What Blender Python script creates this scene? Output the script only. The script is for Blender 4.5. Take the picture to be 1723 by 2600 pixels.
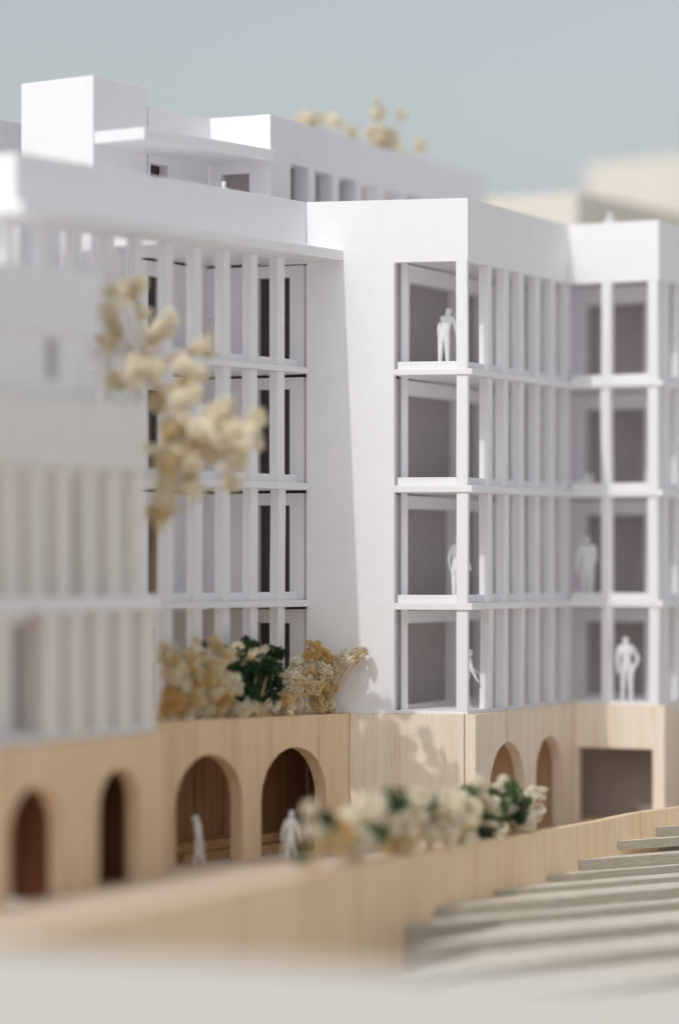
# Close-up of a white card and balsa architectural model, photographed in sunlight with a
# shallow focus.  All lengths below are millimetres of the real model; S turns them into metres.
# Heights "Z" are measured from the lens axis; H is the lens height above the table.
import bpy, bmesh, math, random
import numpy as np
from mathutils import Vector
from mathutils.geometry import tessellate_polygon

S = 0.001
H = 112.0
R = math.radians
scene = bpy.context.scene
for o in list(bpy.data.objects):
    bpy.data.objects.remove(o)
COL = scene.collection

# ------------------------------------------------------------------ camera
cam = bpy.data.cameras.new('camera')
cam.sensor_fit = 'VERTICAL'
cam.sensor_height = 36.0
cam.sensor_width = 24.0
cam.lens = 111.07
cam.shift_y = 0.0495
cam.clip_start = 0.02
cam.clip_end = 200.0
cam.dof.use_dof = True
cam.dof.focus_distance = 0.941
cam.dof.aperture_fstop = 3.7
cam_o = bpy.data.objects.new('camera', cam)
COL.objects.link(cam_o)
cam_o.location = (0, 0, H * S)
cam_o.rotation_euler = (R(90), 0, 0)
scene.camera = cam_o

# ------------------------------------------------------------------ light
SUN_AZ = 34.9          # plan direction the light travels, degrees right of straight ahead
SUN_EL = 46.0
world = bpy.data.worlds.new('World')
scene.world = world
world.use_nodes = True
wn = world.node_tree
wn.nodes.clear()
w_out = wn.nodes.new('ShaderNodeOutputWorld')
w_bg = wn.nodes.new('ShaderNodeBackground')
w_sky = wn.nodes.new('ShaderNodeTexSky')
w_sky.sky_type = 'NISHITA'
w_sky.sun_disc = False
w_sky.sun_elevation = R(SUN_EL)
w_sky.sun_rotation = R(180 + SUN_AZ)
w_sky.altitude = 0
w_sky.air_density = 1.0
w_sky.dust_density = 2.7
w_sky.ozone_density = 1.0
w_hs = wn.nodes.new('ShaderNodeHueSaturation')
w_hs.inputs['Saturation'].default_value = 0.27
w_bg.inputs['Strength'].default_value = 0.152
w_mul = wn.nodes.new('ShaderNodeMix')
w_mul.data_type = 'RGBA'
w_mul.blend_type = 'MULTIPLY'
w_mul.inputs[0].default_value = 1.0
w_mul.inputs[7].default_value = (0.965, 1.0, 0.985, 1)
wn.links.new(w_sky.outputs[0], w_hs.inputs['Color'])
wn.links.new(w_hs.outputs[0], w_mul.inputs[6])
wn.links.new(w_mul.outputs[2], w_bg.inputs['Color'])
wn.links.new(w_bg.outputs[0], w_out.inputs[0])

sun = bpy.data.lights.new('sun', 'SUN')
sun.energy = 1.55
sun.angle = R(0.55)
sun.color = (1.0, 0.982, 0.965)
sun_o = bpy.data.objects.new('sun', sun)
COL.objects.link(sun_o)
ce = math.cos(R(SUN_EL))
sun_dir = Vector((math.sin(R(SUN_AZ)) * ce, math.cos(R(SUN_AZ)) * ce, -math.sin(R(SUN_EL))))
sun_o.rotation_euler = sun_dir.to_track_quat('-Z', 'Y').to_euler()
sun_o.location = (-0.6, -0.2, 1.5)

scene.view_settings.view_transform = 'Standard'
scene.view_settings.look = 'None'
scene.view_settings.exposure = -0.31
scene.view_settings.gamma = 1.0
scene.view_settings.use_curve_mapping = False
scene.render.engine = 'CYCLES'
scene.cycles.max_bounces = 18
scene.cycles.diffuse_bounces = 14
scene.cycles.use_denoising = True


# ------------------------------------------------------------------ materials
def new_mat(name):
    m = bpy.data.materials.new(name)
    m.use_nodes = True
    nt = m.node_tree
    b = nt.nodes['Principled BSDF']
    tc = nt.nodes.new('ShaderNodeTexCoord')
    return m, nt, b, tc


def mapped(nt, tc, scale):
    mp = nt.nodes.new('ShaderNodeMapping')
    mp.inputs['Scale'].default_value = [s / S for s in scale]
    nt.links.new(tc.outputs['Object'], mp.inputs['Vector'])
    return mp


def noise(nt, vec, scale=1.0, detail=4.0, rough=0.55):
    n = nt.nodes.new('ShaderNodeTexNoise')
    n.inputs['Scale'].default_value = scale
    n.inputs['Detail'].default_value = detail
    n.inputs['Roughness'].default_value = rough
    nt.links.new(vec.outputs[0], n.inputs['Vector'])
    return n


def ramp(nt, fac, stops):
    r = nt.nodes.new('ShaderNodeValToRGB')
    el = r.color_ramp.elements
    while len(el) < len(stops):
        el.new(0.5)
    for e, (p, c) in zip(el, stops):
        e.position = p
        e.color = (*c, 1)
    nt.links.new(fac.outputs[0], r.inputs[0])
    return r


def bump(nt, b, height, dist_mm, strength):
    bp = nt.nodes.new('ShaderNodeBump')
    bp.inputs['Distance'].default_value = dist_mm * S
    bp.inputs['Strength'].default_value = strength
    nt.links.new(height.outputs[0], bp.inputs['Height'])
    nt.links.new(bp.outputs[0], b.inputs['Normal'])


def card(name, c0, c1, rough=0.62, scale=0.22, bd=0.05, bs=0.25):
    m, nt, b, tc = new_mat(name)
    mp = mapped(nt, tc, (1, 1, 1))
    n = noise(nt, mp, scale, 5)
    r = ramp(nt, n, [(0.3, c0), (0.72, c1)])
    nt.links.new(r.outputs[0], b.inputs['Base Color'])
    b.inputs['Roughness'].default_value = rough
    b.inputs['Specular IOR Level'].default_value = 0.3
    f = noise(nt, mp, 3.0, 3)
    bump(nt, b, f, bd, bs)
    return m


def wood(name, dark, mid, light, axis='z', stretch=0.035, fine=2.2, broad=0.33, rough=0.7, bs=0.5):
    m, nt, b, tc = new_mat(name)
    sc = {'z': (1, 1, stretch), 'x': (stretch, 1, 1)}[axis]
    mp = mapped(nt, tc, sc)
    n1 = noise(nt, mp, broad, 3)
    n2 = noise(nt, mp, fine, 6, 0.7)
    mx = nt.nodes.new('ShaderNodeMath')
    mx.operation = 'MULTIPLY_ADD'
    mx.inputs[1].default_value = 0.55
    nt.links.new(n2.outputs[0], mx.inputs[0])
    ml = nt.nodes.new('ShaderNodeMath')
    ml.operation = 'MULTIPLY'
    ml.inputs[1].default_value = 0.45
    nt.links.new(n1.outputs[0], ml.inputs[0])
    nt.links.new(ml.outputs[0], mx.inputs[2])
    r = ramp(nt, mx, [(0.34, dark), (0.47, mid), (0.66, light)])
    nt.links.new(r.outputs[0], b.inputs['Base Color'])
    b.inputs['Roughness'].default_value = rough
    b.inputs['Specular IOR Level'].default_value = 0.25
    bump(nt, b, n2, 0.12, bs)
    return m


def board(name, dark, light, zf=2.6):
    m, nt, b, tc = new_mat(name)
    mp = mapped(nt, tc, (0.16, 0.16, zf))
    n1 = noise(nt, mp, 1.0, 5, 0.65)
    mp2 = mapped(nt, tc, (1.6, 1.6, 1.6))
    n2 = noise(nt, mp2, 1.0, 5, 0.7)
    mx = nt.nodes.new('ShaderNodeMix')
    mx.data_type = 'FLOAT'
    mx.inputs[0].default_value = 0.45
    nt.links.new(n1.outputs[0], mx.inputs[2])
    nt.links.new(n2.outputs[0], mx.inputs[3])
    r = nt.nodes.new('ShaderNodeValToRGB')
    r.color_ramp.elements[0].position = 0.32
    r.color_ramp.elements[0].color = (*dark, 1)
    r.color_ramp.elements[1].position = 0.62
    r.color_ramp.elements[1].color = (*light, 1)
    nt.links.new(mx.outputs[0], r.inputs[0])
    nt.links.new(r.outputs[0], b.inputs['Base Color'])
    b.inputs['Roughness'].default_value = 0.85
    b.inputs['Specular IOR Level'].default_value = 0.152
    bp = nt.nodes.new('ShaderNodeBump')
    bp.inputs['Distance'].default_value = 0.25 * S
    bp.inputs['Strength'].default_value = 0.7
    nt.links.new(mx.outputs[0], bp.inputs['Height'])
    nt.links.new(bp.outputs[0], b.inputs['Normal'])
    return m


def plant_mat(name, c0, c1, c2, sss=0.45):
    m, nt, b, tc = new_mat(name)
    mp = nt.nodes.new('ShaderNodeMapping')
    mp.inputs['Scale'].default_value = (1, 1, 1)
    nt.links.new(tc.outputs['Object'], mp.inputs['Vector'])
    n = noise(nt, mp, 1.7, 4, 0.6)
    r = ramp(nt, n, [(0.32, c0), (0.5, c1), (0.68, c2)])
    nt.links.new(r.outputs[0], b.inputs['Base Color'])
    b.inputs['Roughness'].default_value = 0.9
    b.inputs['Specular IOR Level'].default_value = 0.1
    b.inputs['Subsurface Weight'].default_value = sss
    b.inputs['Subsurface Scale'].default_value = 0.6 * S
    b.inputs['Subsurface Radius'].default_value = (1.0, 0.7, 0.4)
    return m


WHITE = card('white_card', (0.87, 0.855, 0.88), (0.898, 0.883, 0.908))
WHITE_EDGE = card('white_card_cut', (0.86, 0.845, 0.868), (0.89, 0.875, 0.898), scale=0.9, bd=0.12, bs=0.5)
WARM_WHITE = card('warm_white_card', (0.835, 0.785, 0.75), (0.865, 0.82, 0.785))  # warmer tone than the plain white card
PRINT = card('white_print', (0.80, 0.80, 0.81), (0.86, 0.86, 0.87), rough=0.5, scale=0.6)
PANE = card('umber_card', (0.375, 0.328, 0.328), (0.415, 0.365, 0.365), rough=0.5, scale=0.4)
PANE_UNLIT = card('unlit_umber_card', (0.060, 0.042, 0.042), (0.082, 0.058, 0.058), rough=0.5, scale=0.4)  # dark tone stands in for the unlit rooms behind the openings
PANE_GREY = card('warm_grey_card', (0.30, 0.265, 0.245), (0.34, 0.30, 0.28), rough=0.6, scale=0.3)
BALSA = wood('balsa', (0.70, 0.52, 0.36), (0.85, 0.73, 0.60), (0.90, 0.82, 0.72))
BALSA_B = wood('balsa_ochre', (0.62, 0.44, 0.29), (0.76, 0.59, 0.43), (0.83, 0.69, 0.54))
BALSA_SHADE = wood('balsa_shaded', (0.70, 0.465, 0.265), (0.86, 0.635, 0.415), (0.91, 0.735, 0.54))  # copy of the balsa for shaded walls, warm bounced light in its colour
TERRACE = wood('terrace_veneer', (0.56, 0.42, 0.31), (0.70, 0.55, 0.43), (0.77, 0.64, 0.52))  # wood toned down to stand in for shade across the terrace
NICHE_SHADE_D = wood('deep_shaded_veneer', (0.07, 0.02, 0.012), (0.17, 0.06, 0.032), (0.26, 0.11, 0.055), fine=1.5)  # darkness inside the near arches painted as a deeper brown
NICHE_SHADE = wood('shaded_brown_veneer', (0.16, 0.075, 0.036), (0.37, 0.205, 0.105), (0.52, 0.31, 0.17), fine=1.5)  # arch room walls: their shade is put into the wood colour
OAK = wood('ochre_veneer', (0.34, 0.19, 0.085), (0.56, 0.35, 0.17), (0.68, 0.46, 0.25), axis='x', fine=1.5)
GREY_CUT_SHADE = board('grey_board_cut_shaded', (0.31, 0.265, 0.21), (0.56, 0.50, 0.42), 4.0)  # cut edges, darkened to paint shade onto the step fronts
GREY = board('grey_board', (0.58, 0.515, 0.43), (0.82, 0.755, 0.665))
BASE = card('pale_grey_card', (0.765, 0.715, 0.655), (0.805, 0.76, 0.70), scale=0.05)
TABLE = card('table_paint', (0.84, 0.80, 0.755), (0.88, 0.84, 0.795), scale=0.02)
CREAM = card('cream_card', (0.70, 0.645, 0.575), (0.75, 0.695, 0.625), scale=0.06)
B_CREAM = plant_mat('bloom_cream', (0.70, 0.56, 0.35), (0.85, 0.755, 0.56), (0.90, 0.85, 0.70))
B_PALE = plant_mat('bloom_pale', (0.80, 0.65, 0.45), (0.90, 0.80, 0.62), (0.93, 0.88, 0.75))
B_TAN = plant_mat('bloom_tan', (0.62, 0.42, 0.19), (0.78, 0.58, 0.31), (0.86, 0.71, 0.46))
B_ORANGE = plant_mat('bloom_orange', (0.52, 0.29, 0.10), (0.68, 0.43, 0.17), (0.78, 0.56, 0.28))
GREEN = plant_mat('moss_green', (0.012, 0.026, 0.014), (0.030, 0.062, 0.028), (0.065, 0.12, 0.05), 0.05)
GREEN_L = plant_mat('leaf_green', (0.04, 0.075, 0.03), (0.09, 0.16, 0.06), (0.17, 0.26, 0.11), 0.1)
STEM = plant_mat('stem_straw', (0.46, 0.30, 0.14), (0.62, 0.45, 0.25), (0.74, 0.59, 0.38), 0.05)

# ------------------------------------------------------------------ helpers
ORG = {}


def base_of(V):
    a = np.asarray(V, float)
    lo, hi = a.min(0), a.max(0)
    return Vector(((lo[0] + hi[0]) / 2, (lo[1] + hi[1]) / 2, lo[2]))


def tag(o, label=None, cat=None, group=None, kind=None):
    if label:
        o['label'] = label
    if cat:
        o['category'] = cat
    if group:
        o['group'] = group
    if kind:
        o['kind'] = kind
    return o


def place(o, org, parent):
    COL.objects.link(o)
    ORG[o.name] = Vector(org)
    if parent is not None:
        o.parent = parent
        o.location = (Vector(org) - ORG[parent.name]) * S
    else:
        o.location = Vector((org[0], org[1], org[2] + H)) * S


def mk(name, VF, mat, parent=None, bevel=0.14, org=None, smooth=False):
    V, F = VF
    org = Vector(org) if org is not None else base_of(V)
    me = bpy.data.meshes.new(name)
    me.from_pydata([((v[0] - org[0]) * S, (v[1] - org[1]) * S, (v[2] - org[2]) * S) for v in V], [], F)
    bm = bmesh.new()
    bm.from_mesh(me)
    bmesh.ops.recalc_face_normals(bm, faces=bm.faces)
    bm.to_mesh(me)
    bm.free()
    me.materials.append(mat)
    if smooth:
        me.shade_smooth()
    o = bpy.data.objects.new(name, me)
    place(o, org, parent)
    if bevel:
        md = o.modifiers.new('bevel', 'BEVEL')
        md.width = bevel * S
        md.segments = 2
        md.limit_method = 'ANGLE'
        md.angle_limit = R(40)
    return o


def thing(name, label, cat, loc, group=None, kind=None):
    o = bpy.data.objects.new(name, None)
    o.empty_display_size = 0.005
    place(o, Vector(loc), None)
    return tag(o, label, cat, group, kind)


class Fr:
    """A wall line in plan: origin, unit direction u, outward normal n."""
    def __init__(s, o, d, n_hint):
        s.o = Vector((o[0], o[1]))
        s.u = Vector((d[0], d[1])).normalized()
        n = Vector((s.u.y, -s.u.x))
        s.n = n if n.dot(Vector(n_hint)) > 0 else -n

    def pt(s, u, n, z):
        p = s.o + s.u * u + s.n * n
        return (p.x, p.y, z)

    def xy(s, u, n):
        p = s.o + s.u * u + s.n * n
        return (p.x, p.y)


def box(fr, u0, u1, n0, n1, z0, z1, lean=(0, 0)):
    V = [fr.pt(u, n, z) for z in (z0,) for u, n in ((u0, n0), (u1, n0), (u1, n1), (u0, n1))]
    V += [fr.pt(u + lean[0], n + lean[1], z1) for u, n in ((u0, n0), (u1, n0), (u1, n1), (u0, n1))]
    F = [(0, 1, 2, 3), (4, 5, 6, 7), (0, 1, 5, 4), (1, 2, 6, 5), (2, 3, 7, 6), (3, 0, 4, 7)]
    return V, F


def prism(poly, z0, z1):
    n = len(poly)
    V = [(x, y, z0) for x, y in poly] + [(x, y, z1) for x, y in poly]
    F = [tuple(range(n)), tuple(range(n, 2 * n))] + [(i, (i + 1) % n, n + (i + 1) % n, n + i) for i in range(n)]
    return V, F


def panel(fr, outline, holes, n0, n1):
    """A sheet standing on the wall line, outline and holes given as (u, z) loops."""
    loops = [outline] + list(holes)
    flat = [p for lp in loops for p in lp]
    tris = tessellate_polygon([[Vector((p[0], p[1], 0)) for p in lp] for lp in loops])
    n = len(flat)
    V = [fr.pt(p[0], n1, p[1]) for p in flat] + [fr.pt(p[0], n0, p[1]) for p in flat]
    F = [tuple(t) for t in tris] + [tuple(i + n for i in reversed(t)) for t in tris]
    k = 0
    for lp in loops:
        m = len(lp)
        for i in range(m):
            a, b = k + i, k + (i + 1) % m
            F.append((a, b, b + n, a + n))
        k += m
    return V, F


def rect(u0, u1, z0, z1):
    return [(u0, z0), (u1, z0), (u1, z1), (u0, z1)]


def arch(u0, u1, z0, z1, rise=None, seg=20, rng=None):
    a = (u1 - u0) / 2
    c = (u0 + u1) / 2
    rise = rise or a
    pts = [(u1, z0)]
    for i in range(seg + 1):
        t = math.pi * i / seg
        j = rng.uniform(-0.12, 0.12) if rng and 0 < i < seg else 0
        pts.append((c + (a + j) * math.cos(t), z1 - rise + (rise + j) * math.sin(t)))
    pts.append((u0, z0))
    return pts


def arch_notch(spans, u0, u1, z0, z1, rng):
    """Outline of a wall whose arches are open to the ground."""
    out = [(u0, z0)]
    for a, b, top, rise in sorted(spans):
        out += list(reversed(arch(a, b, z0, top, rise, rng=rng)))
    return out + [(u1, z0), (u1, z1), (u0, z1)]


def line_x(p, d, q, e):
    """Intersection of two plan lines."""
    det = d[0] * -e[1] + e[0] * d[1]
    t = ((q[0] - p[0]) * -e[1] + e[0] * (q[1] - p[1])) / det
    return (p[0] + d[0] * t, p[1] + d[1] * t)


def on(fr, px):
    """distance along a wall line at which the sight line of bearing px meets it"""
    k = (px - 861.5) / 8022
    return (k * fr.o.y - fr.o.x) / (fr.u.x - k * fr.u.y)


rnd = random.Random(4)

# ------------------------------------------------------------------ setting
tb = mk('table', prism([(-9000, -3000), (9000, -3000), (9000, 15000), (-9000, 15000)], -H - 30, -H), TABLE, bevel=0)
tag(tb, kind='structure')

# key plan points (millimetres, x right, y away from the camera)
A0 = (-9.9, 948.0)
C = (38.0, 937.0)
I = (72.9, 1012.9)
E = (100.6, 997.0)
uB = Vector((0.418, 0.908)).normalized()
uA = Vector((C[0] - A0[0], C[1] - A0[1])).normalized()
uA2 = Vector((E[0] - I[0], E[1] - I[1])).normalized()
fA = Fr(A0, uA, (-0.2, -1))
fB = Fr(C, uB, (1, -0.4))
fA2 = Fr(I, uA2, (-0.5, -0.9))
fB2 = Fr(E, uB, (1, -0.4))
LA = (Vector(C) - Vector(A0)).length
LB = (Vector(I) - Vector(C)).length
LA2 = (Vector(E) - Vector(I)).length
uL = Vector((-0.545, -0.8385)).normalized()
fL = Fr(A0, uL, (0.84, -0.54))

ZP, ZPB, ZROOF, ZCEIL, ZBASE, ZTER = 108.2, 89.5, 96.4, 91.0, -45.0, -84.0
LEDGES = [(57.6, 55.8, 59.9), (23.0, 20.9, 25.4), (-12.0, -14.06, -9.6)]   # slab top, slab underside, upstand top


def offset_poly(nA, nB):
    """Outer line of the corner block: from A to the far side, moved out by nA / nB."""
    pA, pB, pA2, pB2 = fA.xy(0, nA), fB.xy(0, nB), fA2.xy(0, nA), fB2.xy(0, nB)
    return [line_x(pA, fA.u, pB, fB.u), line_x(pB, fB.u, pA2, fA2.u), line_x(pA2, fA2.u, pB2, fB2.u), fB2.xy(70, nB)]


BACK = [(95.0, 1120.0), (20.0, 1120.0)]

# ------------------------------------------------------------------ corner block
cb = thing('corner_block', 'sharp white card block with open corner balconies and rows of slender fins', 'model building',
           (60, 990, ZBASE))
S_OPEN = 26.85
mk('wall', panel(fA, [(0.0, ZBASE), (S_OPEN, ZBASE), (S_OPEN, ZPB), (LA, ZPB), (LA, ZP), (0.0, ZP)], [], -3.2, 0), WHITE, cb)
mk('parapet', box(fB, 0.06, LB - 0.05, -3.0, 0, ZPB, ZP - 0.05), WHITE, cb)
mk('parapet', box(fA2, 0.1, LA2, -3.0, 0, ZPB - 0.4, ZP), WHITE, cb)
mk('parapet', box(fB2, 0.06, 70, -3.0, 0, ZPB, ZP - 0.05), WHITE, cb)
inner = offset_poly(-3.05, -3.05)
mk('roof', prism([fA.xy(0.5, -3.3)] + inner + BACK + [(-30, 1010)], ZROOF - 2.5, ZROOF), WHITE, cb, bevel=0)
ceil_poly = [fA.xy(S_OPEN - 8, -3.4)] + offset_poly(-3.3, -3.1) + [(110, 1075), (70, 1075), (20, 965)]
mk('ceiling', prism(ceil_poly, ZCEIL, ZCEIL + 2), WHITE, cb, bevel=0)
for zt, zb, zu in LEDGES:
    poly = [fA.xy(S_OPEN + 0.1, 0.7)] + offset_poly(0.7, 1.5) + [(112, 1075), (70, 1075), fA.xy(S_OPEN + 0.1, -30)]
    mk('floor_slab', prism(poly, zb, zt), WHITE_EDGE, cb, bevel=0.2)
    mk('upstand', box(fA, S_OPEN + 0.9, LA - 3.3, -3.0, -0.5, zt + 0.02, zu), WHITE_EDGE, cb)
    mk('upstand', box(fB, 2.6, LB - 0.5, -3.8, -1.35, zt + 0.02, zu), WHITE_EDGE, cb)
    mk('upstand', box(fA2, 1.2, LA2 - 3.2, -3.0, -0.5, zt + 0.02, zu), WHITE_EDGE, cb)
    mk('upstand', box(fB2, 2.6, 68, -3.8, -1.35, zt + 0.02, zu), WHITE_EDGE, cb)
poly = [fA.xy(S_OPEN + 0.1, -0.1)] + offset_poly(-0.1, -0.1) + [(112, 1075), (70, 1075), fA.xy(S_OPEN + 0.1, -30)]
mk('floor_slab', prism(poly, ZBASE + 0.05, ZBASE + 0.9), WHITE, cb, bevel=0)
STOREYS = [(LEDGES[0][0], ZPB), (LEDGES[1][0], LEDGES[0][1]), (LEDGES[2][0], LEDGES[1][1]), (ZBASE + 0.9, LEDGES[2][1])]
for si, (z0, z1) in enumerate(STOREYS):
    j = lambda a: rnd.uniform(-a, a)
    top = z1 if si else ZPB
    mk('column', box(fA, LA - 3.5, LA - 0.05, -2.6, 0.12 + j(0.1), z0 + 0.02, top - 0.02, (j(0.15), 0)), WHITE_EDGE, cb, bevel=0.2)
    for i in range(6):
        u = 16.2 + 13.35 * i + j(0.3)
        mk('fin', box(fB, u, u + 3.4 + j(0.15), -3.05, 0.0 - 0.06 * (i % 2), z0 + 0.02, z1 - 0.02,
                      (j(0.5) + (0.5 if si == 3 else 0), j(0.12))), WHITE_EDGE, cb, bevel=0.18)
    for a, b in ((11.9, 15.2), (28.4, 31.7)):
        mk('column', box(fA2, a + j(0.1), b, -2.8, 0.1, z0 + 0.02, z1 - 0.02 - (0.4 if si == 0 else 0), (j(0.4), 0)), WHITE_EDGE, cb, bevel=0.2)
    for i in range(4):
        u = 7.5 + 13.4 * i + j(0.3)
        mk('fin', box(fB2, u, u + 3.4, -3.05, -0.05, z0 + 0.02, z1 - 0.02, (j(0.3), 0)), WHITE_EDGE, cb, bevel=0.18)
# set-back window walls behind the balconies
wB = Fr((21.8, 960.0), uB, (1, -0.4))
I_in = line_x(wB.o, wB.u, fA2.xy(0, -24), fA2.u)
wA2 = Fr(I_in, uA2, (-0.5, -0.9))
E_in = line_x(wA2.o, wA2.u, fB2.xy(0, -9), fB2.u)
wB2 = Fr(E_in, uB, (1, -0.4))
lenW = (Vector(I_in) - wB.o).length
off_r = (Vector(fA2.xy(0, -24)) - Vector(I_in)).dot(uA2)
lenW2 = (Vector(E_in) - Vector(I_in)).length
for si, (z0, z1) in enumerate(STOREYS):
    zc = z1 - 0.5 if si else ZCEIL - 0.6
    ztop = [85.3, 50.9, 16.4, -18.4][si]
    lft = [-1.2, -2.4, -4.2, -3.4][si]
    rgt = [37.4, 39.5, 36.6, 35.6][si]
    holes = [rect(lft, rgt, z0 + 0.9, ztop), rect(44.5, min(58.5, lenW - 3), z0 + 0.9, ztop)]
    ww = mk('window_wall', panel(wB, rect(-10.5, lenW - 0.1, z0 + 0.05, zc), holes, -4.0, 0), WHITE, cb, bevel=0.12)
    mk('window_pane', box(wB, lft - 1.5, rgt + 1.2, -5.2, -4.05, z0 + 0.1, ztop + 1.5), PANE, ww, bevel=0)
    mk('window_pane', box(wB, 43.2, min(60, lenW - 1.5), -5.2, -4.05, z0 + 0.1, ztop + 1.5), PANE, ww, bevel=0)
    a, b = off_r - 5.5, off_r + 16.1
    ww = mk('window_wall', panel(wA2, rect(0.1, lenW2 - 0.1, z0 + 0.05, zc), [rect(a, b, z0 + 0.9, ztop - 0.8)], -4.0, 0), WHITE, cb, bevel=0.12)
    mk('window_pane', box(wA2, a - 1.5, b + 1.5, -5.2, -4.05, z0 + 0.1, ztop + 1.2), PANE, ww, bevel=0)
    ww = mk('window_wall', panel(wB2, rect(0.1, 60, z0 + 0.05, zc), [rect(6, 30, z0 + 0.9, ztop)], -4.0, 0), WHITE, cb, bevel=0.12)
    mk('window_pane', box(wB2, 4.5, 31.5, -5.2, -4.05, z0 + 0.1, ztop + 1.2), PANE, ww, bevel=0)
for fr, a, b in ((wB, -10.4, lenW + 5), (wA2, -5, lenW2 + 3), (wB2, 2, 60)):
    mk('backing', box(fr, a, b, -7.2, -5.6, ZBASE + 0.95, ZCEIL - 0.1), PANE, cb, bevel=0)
mk('rear_wall', prism([(18.5, 948.0), (20.5, 948.5), (12, 1118), (8, 1118)], ZBASE + 0.1, ZCEIL - 0.2), WHITE, cb, bevel=0)

# ------------------------------------------------------------------ left wing with the long roof edge
lw = thing('long_wing', 'long white card wing with overhanging roof edge and grid of fins', 'model building', (-50, 900, ZBASE))
DZ = 0.9
ZU = 90.4
dS = Vector((-0.5373, -0.8434)).normalized()
s0 = Vector((1.6, 946.2))
s1 = s0 + dS * 155
pL = Vector((-0.857, 0.515))
mk('roof_edge', prism([tuple(s0), tuple(s1), tuple(s1 + pL * 70), tuple(s1 + pL * 70 - dS * 3), tuple(s1 + pL * 24 - dS * 3),
                       tuple(Vector(fL.xy(66, -4))), fL.xy(66, -44), (-43, 975), (-12, 950.4)], ZU, ZU + 3.1), WHITE, lw, bevel=0.3)
mk('parapet', box(fL, 0.05, 138, -3.2, 0, ZU + 3.15, ZP), WHITE, lw, bevel=0.3)
fE = Fr(fL.xy(138, 0), (-0.8385, 0.545), (-0.545, -0.84))
mk('parapet', box(fE, 3.25, 70, -3.2, 0, ZU + 3.15, ZP), WHITE, lw, bevel=0.3)
mk('roof', prism([fL.xy(0.3, -3.3), fL.xy(66, -3.3), fL.xy(66, -60), (-30, 1010)], ZROOF - 2.5, ZROOF - 0.02), WHITE, lw, bevel=0)
for zt, zb, zu in LEDGES:
    mk('floor_slab', prism([fL.xy(0.3, 1.3), fL.xy(100, 1.3), fL.xy(100, -40), (-43, 975), (-12, 951)], zb + DZ, zt + DZ), WHITE_EDGE, lw, bevel=0.2)
    mk('upstand', box(fL, 3.2, 100, -4.0, -1.4, zt + DZ + 0.02, zu + DZ), WHITE_EDGE, lw)
LST = [(LEDGES[0][0] + DZ, ZU), (LEDGES[1][0] + DZ, LEDGES[0][1] + DZ), (LEDGES[2][0] + DZ, LEDGES[1][1] + DZ), (ZBASE, LEDGES[2][1] + DZ)]
for si, (z0, z1) in enumerate(LST):
    for i in range(10 if si == 0 else 7):
        u = 11.4 + 14.1 * i + rnd.uniform(-0.25, 0.25)
        mk('fin', box(fL, u, u + 3.8, -3.05, -0.04 * (i % 2), z0 + 0.02, z1 - 0.02, (rnd.uniform(-0.35, 0.35), rnd.uniform(-0.1, 0.1))),
           WHITE_EDGE, lw, bevel=0.18)
seam = (-40.6, 962.0)
bk1 = Fr((-10.4, 950.2), (seam[0] + 10.4, seam[1] - 950.2), (-0.3, -1))
L1b = (Vector(seam) - bk1.o).length
bk2 = Fr(seam, (-0.51, -0.86), (0.84, -0.54))
for si, (z0, z1) in enumerate(LST):
    zc = z1 - 0.9
    zt = [86.0, 52.3, 17.3, -18.2][si]
    ww = mk('window_wall', panel(bk1, rect(0.3, L1b + 2.4, z0 + 0.05, zc), [rect(5.0, 15.5, z0 + 0.8, zt)], -3.0, 0), WHITE, lw, bevel=0.12)
    mk('window_pane', box(bk1, 4.0, 16.5, -4.4, -3.05, z0 + 0.1, zt + 1.2), PANE_UNLIT, ww, bevel=0)
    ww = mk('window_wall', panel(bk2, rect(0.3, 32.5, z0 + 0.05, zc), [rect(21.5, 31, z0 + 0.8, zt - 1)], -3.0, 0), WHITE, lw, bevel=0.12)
    mk('window_pane', box(bk2, 20.5, 32.2, -4.4, -3.05, z0 + 0.1, zt + 1.2), PANE_UNLIT, ww, bevel=0)
mk('backing', box(bk1, 0.3, L1b + 2, -6.4, -5.0, ZBASE + 0.1, ZU - 0.05), PANE_UNLIT, lw, bevel=0)  # dark sheets put behind the ceiling gaps in place of interior shade
mk('backing', box(bk2, -2, 32.4, -6.4, -5.0, ZBASE + 0.1, ZU - 0.05), PANE_UNLIT, lw, bevel=0)
mk('court_wall', box(fL, 50, 150, -33, -30, LEDGES[0][0] + DZ, 95.4), WHITE, lw, bevel=0.2)
# open court beyond the roofed part: free-standing inner columns in the sun
fI = Fr(fL.xy(0, -22), fL.u, (0.84, -0.54))
for px, w in ((300, 3.0), (247, 3.2), (196, 3.6), (137, 3.4), (66, 3.2)):
    t = on(fI, px)
    mk('inner_column', box(fI, t, t + 3.0, -w, 0, LEDGES[0][0] + DZ, 95.2), WHITE_EDGE, lw, bevel=0.2)
mk('court_floor', prism([fL.xy(100.1, 1.3), fL.xy(150, 1.3), fL.xy(150, -60), fL.xy(100.1, -60)], LEDGES[0][1] + DZ, LEDGES[0][0] + DZ), WHITE, lw, bevel=0)

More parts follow.
